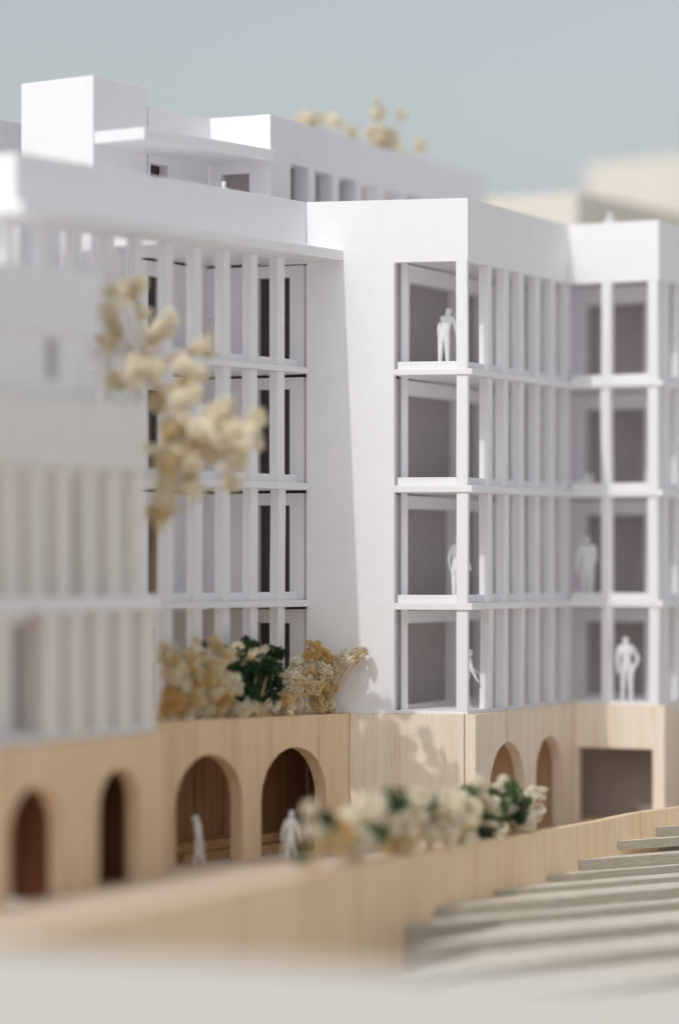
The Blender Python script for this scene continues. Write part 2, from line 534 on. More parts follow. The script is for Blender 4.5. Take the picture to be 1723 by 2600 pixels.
# ------------------------------------------------------------------ set-back penthouse on the roof
ph = thing('roof_pavilion', 'white set-back top storey with deep square openings behind the parapets', 'model building', (0, 1000, ZROOF))
K = (-20.8, 950.6)
J = (-39.5, 959.0)
M = (-56.2, 933.4)
ZT = 135.0
fK = Fr(K, uB, (1, -0.4))
fJ = Fr(J, (K[0] - J[0], K[1] - J[1]), (-0.4, -0.9))
fM = Fr(J, (M[0] - J[0], M[1] - J[1]), (0.84, -0.54))
LJ = (Vector(K) - Vector(J)).length
LM = (Vector(M) - Vector(J)).length
holes = [rect(14.1 + 17.7 * i, 27.0 + 17.7 * i, ZROOF + 1.5, 121.8 - 0.05 * i) for i in range(6)]
mk('wall', panel(fK, rect(0.05, 172, ZROOF + 0.05, ZT), holes, -5.0, 0), WHITE, ph)
mk('wall', panel(fJ, rect(0.15, LJ - 0.12, ZROOF + 0.05, ZT - 0.1), [rect(3.9, 13.4, ZROOF + 1, 117.6)], -3.0, -0.05), WHITE, ph)
mk('wall', panel(fM, rect(0.15, LM, ZROOF + 0.05, ZT - 0.2), [rect(21, 29.8, ZROOF + 6, 118.2)], -3.4, 0), WHITE, ph)
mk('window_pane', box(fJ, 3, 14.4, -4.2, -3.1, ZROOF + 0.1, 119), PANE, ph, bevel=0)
mk('window_pane', box(fM, 20, 30.2, -4.6, -3.5, ZROOF + 0.1, 119.5), PANE_UNLIT, ph, bevel=0)
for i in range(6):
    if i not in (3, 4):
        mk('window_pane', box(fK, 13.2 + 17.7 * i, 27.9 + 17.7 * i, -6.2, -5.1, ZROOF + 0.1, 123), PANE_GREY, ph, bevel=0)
mk('roof', prism([fK.xy(0.2, -5.1), fK.xy(171, -5.1), fK.xy(171, -60), (-57, 975), fM.xy(28, -3.6), fM.xy(0.3, -3.6), fJ.xy(0.5, -3.3)], 124.5, 126.5), WHITE, ph, bevel=0)
mk('canopy', prism([(-70.6, 910.4), (-55.5, 900.0), (-19.2, 950.8), (-20.6, 951.6), (-39.3, 960.0), (-56.0, 934.2)], 120.6, 124.2), WHITE, ph, bevel=0.3)
rb = thing('roof_box', 'bright white plain box standing above the long wing', 'model building', (-75, 930, ZROOF))
fX = Fr((-56.4, 932.8), (-14.4, -22.2), (0.84, -0.54))
mk('box_shell', prism([(-56.6, 932.6), (-70.9, 910.4), (-93.4, 927.4), (-79.0, 949.5)], ZROOF + 0.02, 140.6), WHITE, rb, bevel=0.35)
fq = Fr((-79, 953), (-0.545, -0.8385), (0.84, -0.54))
fw = mk('low_roof_wall', box(fq, 2, 60, -3, 0, ZROOF, 133.0), WHITE, bevel=0.3)
fw.location.x -= 0.012
fw.location.y += 0.010
tag(fw, 'grey-white shaded roof wall at the upper left edge behind the plain box', 'wall')

# ------------------------------------------------------------------ near stepped block at the left
nb = thing('stepped_block', 'blurred near white block stepping up at the left edge over two wooden arches', 'model building', (-70, 800, ZBASE))
fF = Fr((-48.3, 842.0), (-0.449, -0.893), (0.893, -0.449))
UE = 112
mk('parapet', box(fF, 30.1, UE, -3.0, 0, 58.0, 74.0), WHITE, nb, bevel=0.3)
mk('parapet', box(Fr(fF.xy(30.1, 0), (-0.893, 0.449), (0.449, 0.893)), 3.1, 40, -3.0, 0, 58.0, 74.0), WHITE, nb, bevel=0.3)
mk('wall', panel(fF, rect(30.3, UE, 41.9, 58.0), [rect(44.5, 50.5, 46.5, 56.5)], -6.0, -3.1), WHITE, nb, bevel=0.2)
mk('window_pane', box(fF, 43.5, 51.5, -7.6, -6.1, 45.5, 57.5), PANE, nb, bevel=0)
mk('upper_floor', prism([fF.xy(30.2, -3.2), fF.xy(UE, -3.2), fF.xy(UE, -42), fF.xy(30.2, -42)], 58.5, 61.0), WHITE, nb, bevel=0)
mk('parapet', box(fF, 6.2, UE, -3.0, 0, 24.2, 41.8), WARM_WHITE, nb, bevel=0.3)
mk('parapet', box(Fr(fF.xy(6.2, 0), (-0.893, 0.449), (0.449, 0.893)), 3.1, 45, -3.0, 0, 24.2, 41.8), WHITE, nb, bevel=0.3)
mk('upper_floor', prism([fF.xy(6.3, -3.2), fF.xy(UE, -3.2), fF.xy(UE, -48), fF.xy(6.3, -48)], 36.5, 39.0), WHITE, nb, bevel=0)
mk('floor_slab', prism([fF.xy(-0.2, 1.2), fF.xy(UE, 1.2), fF.xy(UE, -48), fF.xy(-0.2, -48)], -12.4, -8.6), WHITE, nb, bevel=0.25)
mk('floor_slab', prism([fF.xy(0.5, -0.2), fF.xy(UE, -0.2), fF.xy(UE, -48), fF.xy(0.5, -48)], -44.9, -43.2), WHITE, nb, bevel=0.2)
f9 = Fr(fF.xy(0, -6), fF.u, (0.893, -0.449))
for z0, z1, ua, pa, pb, fw_, pitch in ((-8.5, 24.1, 6.4, 192, 150, 4.6, 12.4), (-43.1, -12.5, 0.8, 80, 34, 6.0, 12.0)):
    ha, hb = on(f9, pa), on(f9, pb)
    ww = mk('wall', panel(fF, rect(ua, UE, z0, z1), [rect(ha, hb, z0 + 0.6, z1 - 3)], -9, -6), WARM_WHITE, nb, bevel=0.2)
    mk('wall', box(Fr(fF.xy(ua, 0), (-0.893, 0.449), (0.449, 0.893)), 9.1, 47, -3.0, 0, z0, z1), WARM_WHITE, nb, bevel=0.2)
    mk('window_pane', box(fF, ha - 1, hb + 1, -10.6, -9.1, z0 + 0.1, z1 - 2), PANE, ww, bevel=0)
    u = ua
    d0, d1 = on(fF, pa + 12), on(fF, pb - 12)
    while u < UE - 4:
        if not (z0 < -20 and d0 - fw_ < u < d1):
            mk('fin', box(fF, u, u + fw_, -3.0, -0.05, z0 + 0.02, z1 - 0.02, (rnd.uniform(-0.3, 0.3), 0)), WARM_WHITE, nb, bevel=0.2)
        u += pitch

# ------------------------------------------------------------------ balsa podium
pod = thing('wooden_podium', 'pale balsa wood podium with rounded arches and a square garage opening', 'podium', (0, 960, ZTER))
seamP = (3.0, 942.6)
fP1 = Fr(seamP, (-0.58, -0.8146), (0.8, -0.58))
a1, a2, a3, a4 = on(fP1, 829), on(fP1, 663), on(fP1, 616), on(fP1, 446)
ar = random.Random(9)
ZL = -88.6
mk('arcade_wall', panel(fP1, arch_notch([(a1, a2, -53.7, (a2 - a1) * 0.46), (a3, a4, -53.9, (a4 - a3) * 0.46)], 0.05, 100, ZL, ZBASE, ar)[:-2] + [(100, ZBASE + 1.3), (0.05, ZBASE)], [], -4.4, 0), BALSA_SHADE, pod, bevel=0.1)
fPA = Fr((seamP[0], seamP[1]), (C[0] + 2.2 - seamP[0], 935.1 - seamP[1]), (-0.2, -1))
LPA = (Vector((C[0] + 2.2, 935.1)) - Vector(seamP)).length
mk('corner_post', box(fPA, -4.0, 1.0, -7, -1.2, ZL, ZBASE - 2.1), BALSA, pod, bevel=0)
mk('front_wall', box(fPA, 0.05, LPA - 3.5, -4, 0, ZL, ZBASE), BALSA, pod, bevel=0.1)
cornerP = (C[0] + 2.2, 935.1)
fPB = Fr(cornerP, uB, (1, -0.4))
fPA2 = Fr(fA2.xy(0, 1.6), uA2, (-0.5, -0.9))
iP = line_x(fPB.o, fPB.u, fPA2.o, fPA2.u)
fPA2 = Fr(iP, uA2, (-0.5, -0.9))
LPB = (Vector(iP) - Vector(cornerP)).length
mk('side_wall', panel(fPB, arch_notch([(11.2, 40.2, -54.4, 14.5), (49.4, 72.5, -54.4, 11.5)], 0, LPB - 0.05, ZL, ZBASE, ar), [], -3.4, 0), BALSA, pod, bevel=0.1)


g0, g1, gE = on(fPA2, 1462), on(fPA2, 1655), on(fPA2, 1686)
mk('garage_wall', panel(fPA2, [(0.1, ZL), (g0, ZL), (g0, -58.9), (g1, -58.9), (g1, ZL), (gE, ZL), (gE, ZBASE), (0.1, ZBASE)], [], -3.4, 0), BALSA, pod, bevel=0.1)
fPB2 = Fr(fPA2.xy(gE, 0), uB, (1, -0.4))
mk('side_wall', box(fPB2, 0.05, 80, -3.4, 0, ZL, ZBASE - 0.05), BALSA, pod, bevel=0.1)
mk('garage_back', box(fPA2, -24, gE + 12, -20, -18.5, ZL, ZBASE - 2.2), PANE_GREY, pod, bevel=0)
deck = [fP1.xy(99, -4.5), fP1.xy(0.5, -4.5), fPA.xy(4, -4.1), fPA.xy(LPA - 4, -4.1), fPB.xy(4, -3.5), fPB.xy(LPB + 1, -3.5),
        fPA2.xy(3, -3.5), fPA2.xy(gE - 4, -3.5), fPB2.xy(4, -3.5), fPB2.xy(80, -3.5), (140, 1120), (-30, 1120), (-120, 960)]
mk('deck', prism(deck, ZBASE - 2, ZBASE - 0.05), BALSA_B, pod, bevel=0)
# rooms behind the arches
bw = Fr(fP1.xy(0, -26), fP1.u, (0.8, -0.58))
mk('niche_wall', box(bw, -14, 64, -2, 0, ZL, ZBASE - 2.1), NICHE_SHADE, pod, bevel=0)
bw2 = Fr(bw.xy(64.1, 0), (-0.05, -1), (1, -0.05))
mk('niche_wall', box(bw2, 0, 34, -2, 0, ZL, ZBASE - 2.1), NICHE_SHADE, pod, bevel=0)
mk('niche_wall', box(Fr(fP1.xy(2.0, -4.5), (-0.3, 0.95), (-0.95, -0.3)), 0, 34, -2, 0, ZL, ZBASE - 2.1), NICHE_SHADE, pod, bevel=0)
for k in range(3):
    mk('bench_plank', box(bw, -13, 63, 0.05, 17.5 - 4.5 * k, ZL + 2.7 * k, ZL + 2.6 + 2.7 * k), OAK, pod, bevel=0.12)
mk('niche_wall', prism([fPB.xy(4, -16), fPB.xy(78, -16), fPB.xy(78, -18), fPB.xy(4, -18)], ZL, ZBASE - 2.1), BALSA_B, pod, bevel=0)
mk('niche_wall', box(Fr(fPB.xy(43.5, -3.5), (-0.908, 0.418), (-0.418, -0.908)), 0, 12.4, -2, 0, ZL, ZBASE - 2.1), BALSA_B, pod, bevel=0)
mk('niche_floor', prism([fP1.xy(0, -4.3), fP1.xy(99, -4.3), fP1.xy(99, -40), fP1.xy(-20, -40)], -90.2, ZL + 0.05), BALSA_B, pod, bevel=0)
mk('niche_wall', box(Fr(fPB.xy(78.5, -3.5), (-0.908, 0.418), (-0.418, -0.908)), 0, 14, -2, 0, ZL, ZBASE - 2.1), BALSA_B, pod, bevel=0)
mk('niche_floor', prism([fPB.xy(4, -3.5), fPB.xy(82, -3.5), fPB.xy(82, -18), fPB.xy(4, -18)], -86, -83.6), BALSA_B, pod, bevel=0)
mk('niche_floor', prism([fPA2.xy(-15, -3.5), fPA2.xy(gE + 5, -3.5), fPA2.xy(gE + 5, -20), fPA2.xy(-15, -20)], -86, -82.6), BALSA_B, pod, bevel=0)
# the near block's arcade
fN = Fr(fF.xy(0, 0.6), fF.u, (0.9, -0.45))
nw = thing('near_arcade', 'blurred balsa base with two dark arches under the near stepped block', 'podium', fN.pt(50, -10, ZTER))
mk('arcade_wall', panel(fN, arch_notch([(48.5, 74.0, -55.6, 12.4), (10.0, 31.5, -53.6, 10.6)], -2, 120, -86, ZBASE - 0.2, ar), [], -4.4, 0), BALSA_SHADE, nw, bevel=0.1)
mk('end_wall', box(Fr(fN.xy(-2, 0), (-0.893, 0.449), (0.449, 0.893)), 4.5, 50, -4, 0, -86, ZBASE - 0.2), BALSA, nw, bevel=0.1)
mk('niche_wall', box(fN, 2, 118, -22, -20, -86, ZBASE - 2), NICHE_SHADE_D, nw, bevel=0)
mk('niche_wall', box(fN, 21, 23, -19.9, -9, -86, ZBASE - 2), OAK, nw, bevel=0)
mk('niche_wall', box(fN, 44, 46, -19.9, -4.6, -86, ZBASE - 2), NICHE_SHADE_D, nw, bevel=0)
mk('niche_wall', box(fN, 1.0, 2.6, -19.9, -10.0, -86, ZBASE - 2), NICHE_SHADE_D, nw, bevel=0)
mk('niche_wall', box(fN, 1.2, 2.8, -9.95, -4.6, -86, ZBASE - 2), OAK, nw, bevel=0)  # ochre paints the lit end of the niche, the dark strip its shade
mk('niche_ceiling', prism([fN.xy(2, -4.5), fN.xy(118, -4.5), fN.xy(118, -48), fN.xy(2, -48)], ZBASE - 1.9, ZBASE - 0.3), BALSA_B, nw, bevel=0)

# ------------------------------------------------------------------ terrace, retaining wall, steps
WL = [(-84, 648, -80.8), (-62, 692, -80.5), (-38, 741, -79.8), (-1.2, 807, -78.5), (16.8, 840, -78.0), (41.6, 882, -77.5), (73.5, 924, -76.0), (102.7, 956, -74.0), (190, 1040, -73)]
back = [(-160, 640, -84.6), (-110, 720, -84.6), (-75, 800, -84.6), (-62, 905, -86.4), (-20, 950, -86.4), (30, 975, -86.4), (60, 1010, -84.2), (110, 1080, -83.4), (190, 1150, -83.4)]
V, F = [], []
for i, (w, b) in enumerate(zip(WL, back)):
    V += [(w[0] - 1.5, w[1] + 1.0, w[2] - (0.35 if i < 4 else 2.2 if i == 4 else 5.0)), b, (b[0], b[1], -112), (w[0] - 1.5, w[1] + 1.0, -112)]
for i in range(len(WL) - 1):
    a, b = 4 * i, 4 * i + 4
    F += [(a, a + 1, b + 1, b), (a + 1, a + 2, b + 2, b + 1), (a + 3, a, b, b + 3)]
ter = mk('terrace', (V, F), TERRACE, bevel=0)
tag(ter, kind='structure')
# fine polyline for the wall
pts = []
for i in range(len(WL) - 1):
    p0 = Vector(WL[max(i - 1, 0)]); p1 = Vector(WL[i]); p2 = Vector(WL[i + 1]); p3 = Vector(WL[min(i + 2, len(WL) - 1)])
    for k in range(8):
        t = k / 8
        pts.append(0.5 * ((2 * p1) + (-p0 + p2) * t + (2 * p0 - 5 * p1 + 4 * p2 - p3) * t * t + (-p0 + 3 * p1 - 3 * p2 + p3) * t ** 3))
pts.append(Vector(WL[-1]))
V, F = [], []
for i, p in enumerate(pts):
    d = (pts[min(i + 1, len(pts) - 1)] - pts[max(i - 1, 0)])
    n = Vector((d.y, -d.x, 0)).normalized()
    q = p - n * 3.0
    V += [(p.x, p.y, -112), (p.x, p.y, p.z), (q.x, q.y, p.z), (q.x, q.y, -112)]
for i in range(len(pts) - 1):
    a, b = 4 * i, 4 * i + 4
    F += [(a, a + 1, b + 1, b), (a + 1, a + 2, b + 2, b + 1), (a + 2, a + 3, b + 3, b + 2)]
F += [(0, 1, 2, 3), tuple(range(len(V) - 4, len(V)))]
rw = mk('retaining_wall', (V, F), BALSA_SHADE, bevel=0.2)
tag(rw, 'balsa retaining wall running diagonally along the terrace edge above the steps', 'wall')

st = thing('stair_flight', 'flight of broad grey board steps descending along the retaining wall', 'stairs', (60, 940, -112))
STEP_MARKS = [(1735, 2072), (1660, 2101), (1563, 2136), (1465, 2184), (1384, 2223), (1251, 2262), (1100, 2305), (1022, 2350)]


def wall_at(px):
    k = (px - 861.5) / 8022
    for p, q in zip(pts, pts[1:]):
        den = (q.x - p.x) - k * (q.y - p.y)
        t = (k * p.y - p.x) / den
        if 0 <= t <= 1:
            return p.x + (q.x - p.x) * t, p.y + (q.y - p.y) * t
    return pts[-1].x, pts[-1].y


steps = []
for px, py in STEP_MARKS:
    x, y = wall_at(px)
    steps.append(((x, y), (1428.6 - py) / 8022 * y))
steps += [((19.2, 815), -98.9), ((11.5, 782), -102.0), ((2.0, 745), -105.0), ((-8, 705), -108.0)]
sd = Vector((0.80, 0.60))
wd = Vector((0.484, 0.875))
for i, ((x, y), z) in enumerate(steps):
    znext = steps[i + 1][1] if i + 1 < len(steps) else -112
    th = max(1.7, min(4.6 if i == 7 else 3.4, z - znext - 0.08))
    if i == 2:
        th = 2.7
    p = Vector((x, y)) + Vector((0.5, 0)) + wd * 0.2
    dd = Vector((sd.x + rnd.uniform(-0.012, 0.012), sd.y)).normalized()
    q = [p, p + dd * 330, p + dd * 330 + wd * 90, p + wd * 90]
    # hand-cut front edge, a little uneven
    front = [p + dd * (330 * k / 24) + Vector((0, rnd.uniform(-0.45, 0.45))) for k in range(1, 24)]
    so = mk('step', prism([tuple(v) for v in [q[0]] + front + q[1:]], z - th, z), GREY, st, bevel=0.12)
    so.data.materials.append(GREY_CUT_SHADE)
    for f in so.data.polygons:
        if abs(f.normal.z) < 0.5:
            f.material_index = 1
    if th < z - (-112):
        rr = 10 if i == 2 else 1.2
        pp = [p + wd * rr, p + dd * 325 + wd * rr, p + dd * 325 + wd * 92, p + wd * 92]
        mk('riser', prism([tuple(v) for v in pp], -112, z - th - 0.03), GREY_CUT_SHADE, st, bevel=0)

fb = mk('base_board', prism([(-420, 770), (420, 436), (420, 120), (-420, 120)], -112, -77), BASE, bevel=0.5)
tag(fb, 'pale grey board out of focus along the bottom of the picture', 'board')

# ------------------------------------------------------------------ distant blocks
d1 = thing('far_low_block', 'cream blurred block behind the corner block, its right face in shade', 'model building', (80, 1165, -112))
mk('block_body', prism([(84.3, 1120), (5, 1163), (20, 1190), (95, 1206), (136, 1204)], -112, 131.5), CREAM, d1, bevel=0.4)
d2 = thing('far_tall_block', 'taller pale cream block blurred at the right edge, behind the lower one', 'model building', (150, 1290, -112))
fD2 = Fr((100.3, 1290), (34.7, -32.4), (-0.7, -0.7))
mk('block_body', prism([fD2.xy(0, 0), fD2.xy(150, 0), fD2.xy(150, -80), fD2.xy(0, -80)], -112, 162.5), CREAM, d2, bevel=0.4)


# ------------------------------------------------------------------ dried flowers
def ico(sub=1):
    bm = bmesh.new()
    bmesh.ops.create_icosphere(bm, subdivisions=sub, radius=1.0)
    v = np.array([p.co[:] for p in bm.verts])
    f = [tuple(q.index for q in p.verts) for p in bm.faces]
    bm.free()
    return v, np.array(f)


ICO_V, ICO_F = ico(1)


def puff_mesh(name, seed, mat, n=150, bud=(0.10, 0.20), lobes=8):
    r = np.random.default_rng(seed)
    lc = r.normal(size=(lobes, 3))
    lc /= np.linalg.norm(lc, axis=1)[:, None]
    lc *= r.uniform(0.3, 0.72, (lobes, 1))
    lr = r.uniform(0.30, 0.52, lobes)
    V, F = [], []
    for i in range(n):
        k = r.integers(lobes)
        d = r.normal(size=3)
        d /= np.linalg.norm(d)
        c = lc[k] + d * lr[k] * r.uniform(0.55, 1.0) ** 0.5
        s = r.uniform(*bud)
        sc = s * r.uniform(0.75, 1.25, 3)
        vv = ICO_V * sc * (1 + r.normal(0, 0.10, (len(ICO_V), 1))) + c
        F.append(ICO_F + len(V) * len(ICO_V))
        V.append(vv)
    V = np.concatenate(V)
    F = np.concatenate(F)
    me = bpy.data.meshes.new(name)
    me.from_pydata(V.tolist(), [], F.tolist())
    me.materials.append(mat)
    me.shade_smooth()
    return me


def leaf_mesh(name, seed, mat, n=90):
    r = np.random.default_rng(seed)
    V, F = [], []
    for i in range(n):
        d = r.normal(size=3)
        d /= np.linalg.norm(d)
        c = d * r.uniform(0.25, 0.95)
        a = d + r.normal(0, 0.5, 3)
        a /= np.linalg.norm(a)
        b = np.cross(a, r.normal(size=3))
        b /= np.linalg.norm(b)
        nn = np.cross(a, b)
        L, W = r.uniform(0.28, 0.5), r.uniform(0.12, 0.22)
        k = len(V)
        V += [c, c + a * L * 0.45 + b * W + nn * 0.05, c + a * L, c + a * L * 0.45 - b * W + nn * 0.05, c + a * L * 0.5 - nn * 0.05]
        F += [(k, k + 1, k + 4), (k + 1, k + 2, k + 4), (k + 2, k + 3, k + 4), (k + 3, k, k + 4)]
    me = bpy.data.meshes.new(name)
    me.from_pydata([tuple(v) for v in V], [], F)
    me.materials.append(mat)
    return me


PUFF = {m: [puff_mesh('bloom', 10 * i + k, mat, 430, (0.055, 0.125)) for k in range(4)] for i, (m, mat) in
        enumerate((('c', B_CREAM), ('t', B_TAN), ('o', B_ORANGE), ('p', B_PALE)))}
PUFF['g'] = [leaf_mesh('leaves', 80 + k, GREEN, 130) for k in range(3)]
PUFF['l'] = [leaf_mesh('leaves', 90 + k, GREEN_L, 110) for k in range(3)]
PUFF['d'] = [puff_mesh('moss', 70 + k, GREEN, 170, (0.08, 0.16)) for k in range(3)]
KIND = {'c': 'bloom', 't': 'bloom', 'o': 'bloom', 'p': 'bloom', 'g': 'leaf_tuft', 'l': 'leaf_tuft', 'd': 'moss_tuft'}


def tube(p, q, r0, r1, bend, seg=5, sides=6):
    p, q = Vector(p), Vector(q)
    V, F = [], []
    d = (q - p).normalized()
    a = d.orthogonal().normalized()
    b = d.cross(a)
    for i in range(seg + 1):
        t = i / seg
        c = p.lerp(q, t) + Vector(bend) * math.sin(math.pi * t)
        rr = r0 + (r1 - r0) * t
        for k in range(sides):
            an = 2 * math.pi * k / sides
            V.append(tuple(c + (a * math.cos(an) + b * math.sin(an)) * rr))
    for i in range(seg):
        for k in range(sides):
            F.append((i * sides + k, i * sides + (k + 1) % sides, (i + 1) * sides + (k + 1) % sides, (i + 1) * sides + k))
    F += [tuple(range(sides)), tuple(range(seg * sides, (seg + 1) * sides))]
    return V, F


def put_puff(parent, key, c, r, rng, squash=1.0):
    me = PUFF[key][rng.randrange(len(PUFF[key]))]
    o = bpy.data.objects.new(KIND[key], me)
    place(o, Vector(c), parent)
    o.scale = [r * S * rng.uniform(0.9, 1.1), r * S * rng.uniform(0.9, 1.1), r * S * squash * rng.uniform(0.9, 1.1)]
    o.rotation_euler = (rng.uniform(0, 6.28), rng.uniform(0, 6.28), rng.uniform(0, 6.28)) if squash == 1 else (0, 0, rng.uniform(0, 6.28))
    return o


def plant(name, label, cat, base, heads, seed, group=None, stem_r=0.28, forks=None, fill=0):
    """heads: (key, x, y, z, radius) in model millimetres; each head sits on its own stem from the base or a fork."""
    rng = random.Random(seed)
    t = thing(name, label, cat, base, group)
    roots = [Vector(base)] + [Vector(f) for f in (forks or [])]
    for i in range(1, len(roots)):
        mk('branch', tube(roots[i - 1], roots[i], stem_r * 2.0, stem_r * 1.6, (rng.uniform(-1, 1), 0, 0)), STEM, t, bevel=0, smooth=True)
    for key, x, y, z, r in heads:
        c = Vector((x, y, z))
        root = min(roots, key=lambda q: (q - c).length + (0 if q.z < z else 30))
        mk('stem', tube(root, c, stem_r, stem_r * 0.6, (rng.uniform(-0.8, 0.8), rng.uniform(-0.8, 0.8), 0)), STEM, t, bevel=0, smooth=True)
        put_puff(t, key, c, r * 1.2, rng)
        for q in range(fill):
            d = Vector((rng.gauss(0, 1), rng.gauss(0, 1), rng.gauss(0, 0.8))).normalized() * r * rng.uniform(0.8, 1.3)
            zz = max(c.z + d.z, base[2] + r * 0.4)
            put_puff(t, rng.choice({'c': 'cct', 't': 'tct', 'o': 'oot', 'p': 'pcc', 'd': 'd', 'g': 'g', 'l': 'l'}[key]), (c.x + d.x, c.y + d.y, zz), r * rng.uniform(0.5, 0.8), rng)
    return t


def sight(px, py, Y):
    """model point at depth Y for a picture position, used only to read off where the sprigs stand"""
    return ((px - 861.5) / 8022 * Y, Y, (1428.6 - py) / 8022 * Y)


def heads_at(lst, rng, dy=4):
    out = []
    for key, px, py, Y, rp in lst:
        x, y, z = sight(px, py, Y + rng.uniform(-dy, dy))
        out.append((key, x, y, z, rp * Y / 8022))
    return out


pr = random.Random(21)
# tall dried sprig between the near block and the long wing
Yt = 858
hs = [('p', 300, 750, Yt, 34), ('p', 285, 820, Yt, 30), ('c', 345, 728, Yt, 28), ('c', 275, 868, Yt, 26), ('p', 332, 935, Yt, 38), ('c', 300, 972, Yt, 26), ('p', 262, 790, Yt, 20),
      ('p', 412, 826, Yt, 30), ('c', 385, 855, Yt, 22), ('p', 432, 803, Yt, 20), ('c', 390, 932, Yt, 28), ('p', 475, 940, Yt, 36), ('p', 507, 890, Yt, 28), ('p', 522, 862, Yt, 18),
      ('c', 450, 990, Yt, 28), ('p', 470, 1030, Yt, 36), ('p', 545, 1075, Yt, 56), ('p', 612, 1097, Yt, 46), ('p', 500, 1110, Yt, 48), ('c', 440, 1090, Yt, 32),
      ('p', 560, 1150, Yt, 42), ('p', 470, 1170, Yt, 44), ('t', 425, 1180, Yt, 28), ('p', 602, 1165, Yt, 30), ('c', 590, 1222, Yt, 22), ('c', 415, 1245, Yt, 30), ('p', 650, 1120, Yt, 20),
      ('p', 470, 1240, Yt, 30), ('t', 402, 1312, Yt, 26), ('c', 420, 1290, Yt, 22), ('c', 405, 1140, Yt, 26), ('c', 400, 1020, Yt, 22), ('p', 642, 1068, Yt, 22), ('p', 360, 790, Yt, 20)]
hd = heads_at(hs, pr, 9)
b0 = sight(395, 1500, Yt)
plant('dried_flower_tree', 'tall cream and ochre dried flower sprig rising blurred beside the near block', 'tree',
      (b0[0], b0[1], ZBASE), hd, 3, forks=[sight(396, 1330, Yt), sight(410, 1180, Yt), sight(425, 1040, Yt), sight(370, 930, Yt)], stem_r=0.3, fill=3)

# planter shrubs in front of the long wing, left to right
Yp = lambda px: 942.6 - 0.8146 * on(fP1, px) + 7
PB = 'dried shrubs along the podium edge'


def shrub(label, lst, seed, group, base_z, base_px, Yf, name='dried_shrub', dy=4):
    r2 = random.Random(seed)
    l2 = [(k, px, py, Yf(px), rp) for k, px, py, rp in lst]
    hh = heads_at(l2, r2, dy)
    bx, by, _ = sight(base_px, 0, Yf(base_px))
    return plant(name, label, 'plant', (bx, by, base_z), hh, seed, group, fill=3)


shrub('tan and cream dried shrub at the left end of the podium edge',
      [('t', 435, 1700, 30), ('c', 425, 1660, 24), ('t', 470, 1680, 32), ('c', 455, 1740, 34), ('o', 440, 1780, 30), ('t', 480, 1780, 30), ('o', 425, 1800, 22),
       ('c', 500, 1660, 26), ('d', 452, 1672, 16), ('t', 500, 1720, 30), ('c', 470, 1800, 22)], 31, PB, ZBASE - 0.1, 460, Yp)
shrub('cream dried shrub with ochre heads, second along the podium edge',
      [('c', 545, 1690, 32), ('t', 530, 1740, 34), ('o', 560, 1770, 28), ('c', 520, 1790, 26), ('t', 545, 1635, 20), ('c', 575, 1660, 28), ('c', 580, 1735, 30),
       ('t', 555, 1805, 22), ('d', 515, 1650, 18), ('c', 600, 1800, 22)], 32, PB, ZBASE - 0.1, 550, Yp)
shrub('dark green moss bush with cream buds on the podium edge',
      [('d', 610, 1680, 34), ('d', 650, 1720, 44), ('d', 620, 1750, 40), ('d', 680, 1690, 34), ('d', 600, 1715, 30), ('d', 690, 1740, 28), ('c', 590, 1668, 30), ('c', 650, 1668, 27),
       ('c', 672, 1690, 26), ('d', 635, 1650, 24), ('g', 690, 1665, 24), ('g', 640, 1690, 40), ('t', 685, 1655, 14)], 33, PB, ZBASE - 0.1, 645, Yp, 'moss_bush')
shrub('low cream dried shrub under the dark green moss bush',
      [('c', 620, 1800, 24), ('t', 650, 1798, 24), ('c', 680, 1800, 22), ('o', 705, 1785, 24), ('c', 720, 1800, 24), ('d', 690, 1775, 18), ('t', 735, 1795, 20)],
      34, PB, ZBASE - 0.1, 670, lambda px: Yp(px) - 4, dy=2)
shrub('cream and tan dried shrub right of the dark green moss bush',
      [('c', 735, 1725, 30), ('c', 755, 1690, 22), ('t', 740, 1760, 26), ('c', 725, 1775, 22), ('t', 770, 1740, 24), ('c', 760, 1790, 24), ('t', 770, 1700, 20),
       ('c', 745, 1800, 20)], 35, PB, ZBASE - 0.1, 752, Yp, dy=3)
shrub('orange tan dried sprig leaning right against the white wall',
      [('o', 795, 1650, 22), ('o', 820, 1665, 24), ('o', 840, 1680, 18), ('c', 808, 1705, 26), ('t', 825, 1715, 24), ('o', 830, 1745, 22), ('t', 800, 1740, 18),
       ('c', 858, 1690, 16), ('c', 880, 1672, 17), ('c', 898, 1664, 16), ('t', 918, 1655, 13), ('c', 925, 1648, 9), ('t', 825, 1790, 20), ('c', 838, 1795, 18), ('t', 806, 1795, 20),
       ('o', 815, 1770, 16)],
      36, PB, ZBASE - 0.1, 815, lambda px: Yp(min(px, 840)) - 2, dy=3)

# terrace shrubs along the retaining wall
TB = 'dried shrubs on the terrace edge'


def Yw(px):
    k = (px - 861.5) / 8022
    for (x0, y0, _), (x1, y1, _) in zip(WL, WL[1:]):
        den = (x1 - x0) - k * (y1 - y0)
        t = (k * y0 - x0) / den
        if 0 <= t <= 1:
            return y0 + (y1 - y0) * t + 7
    return 900


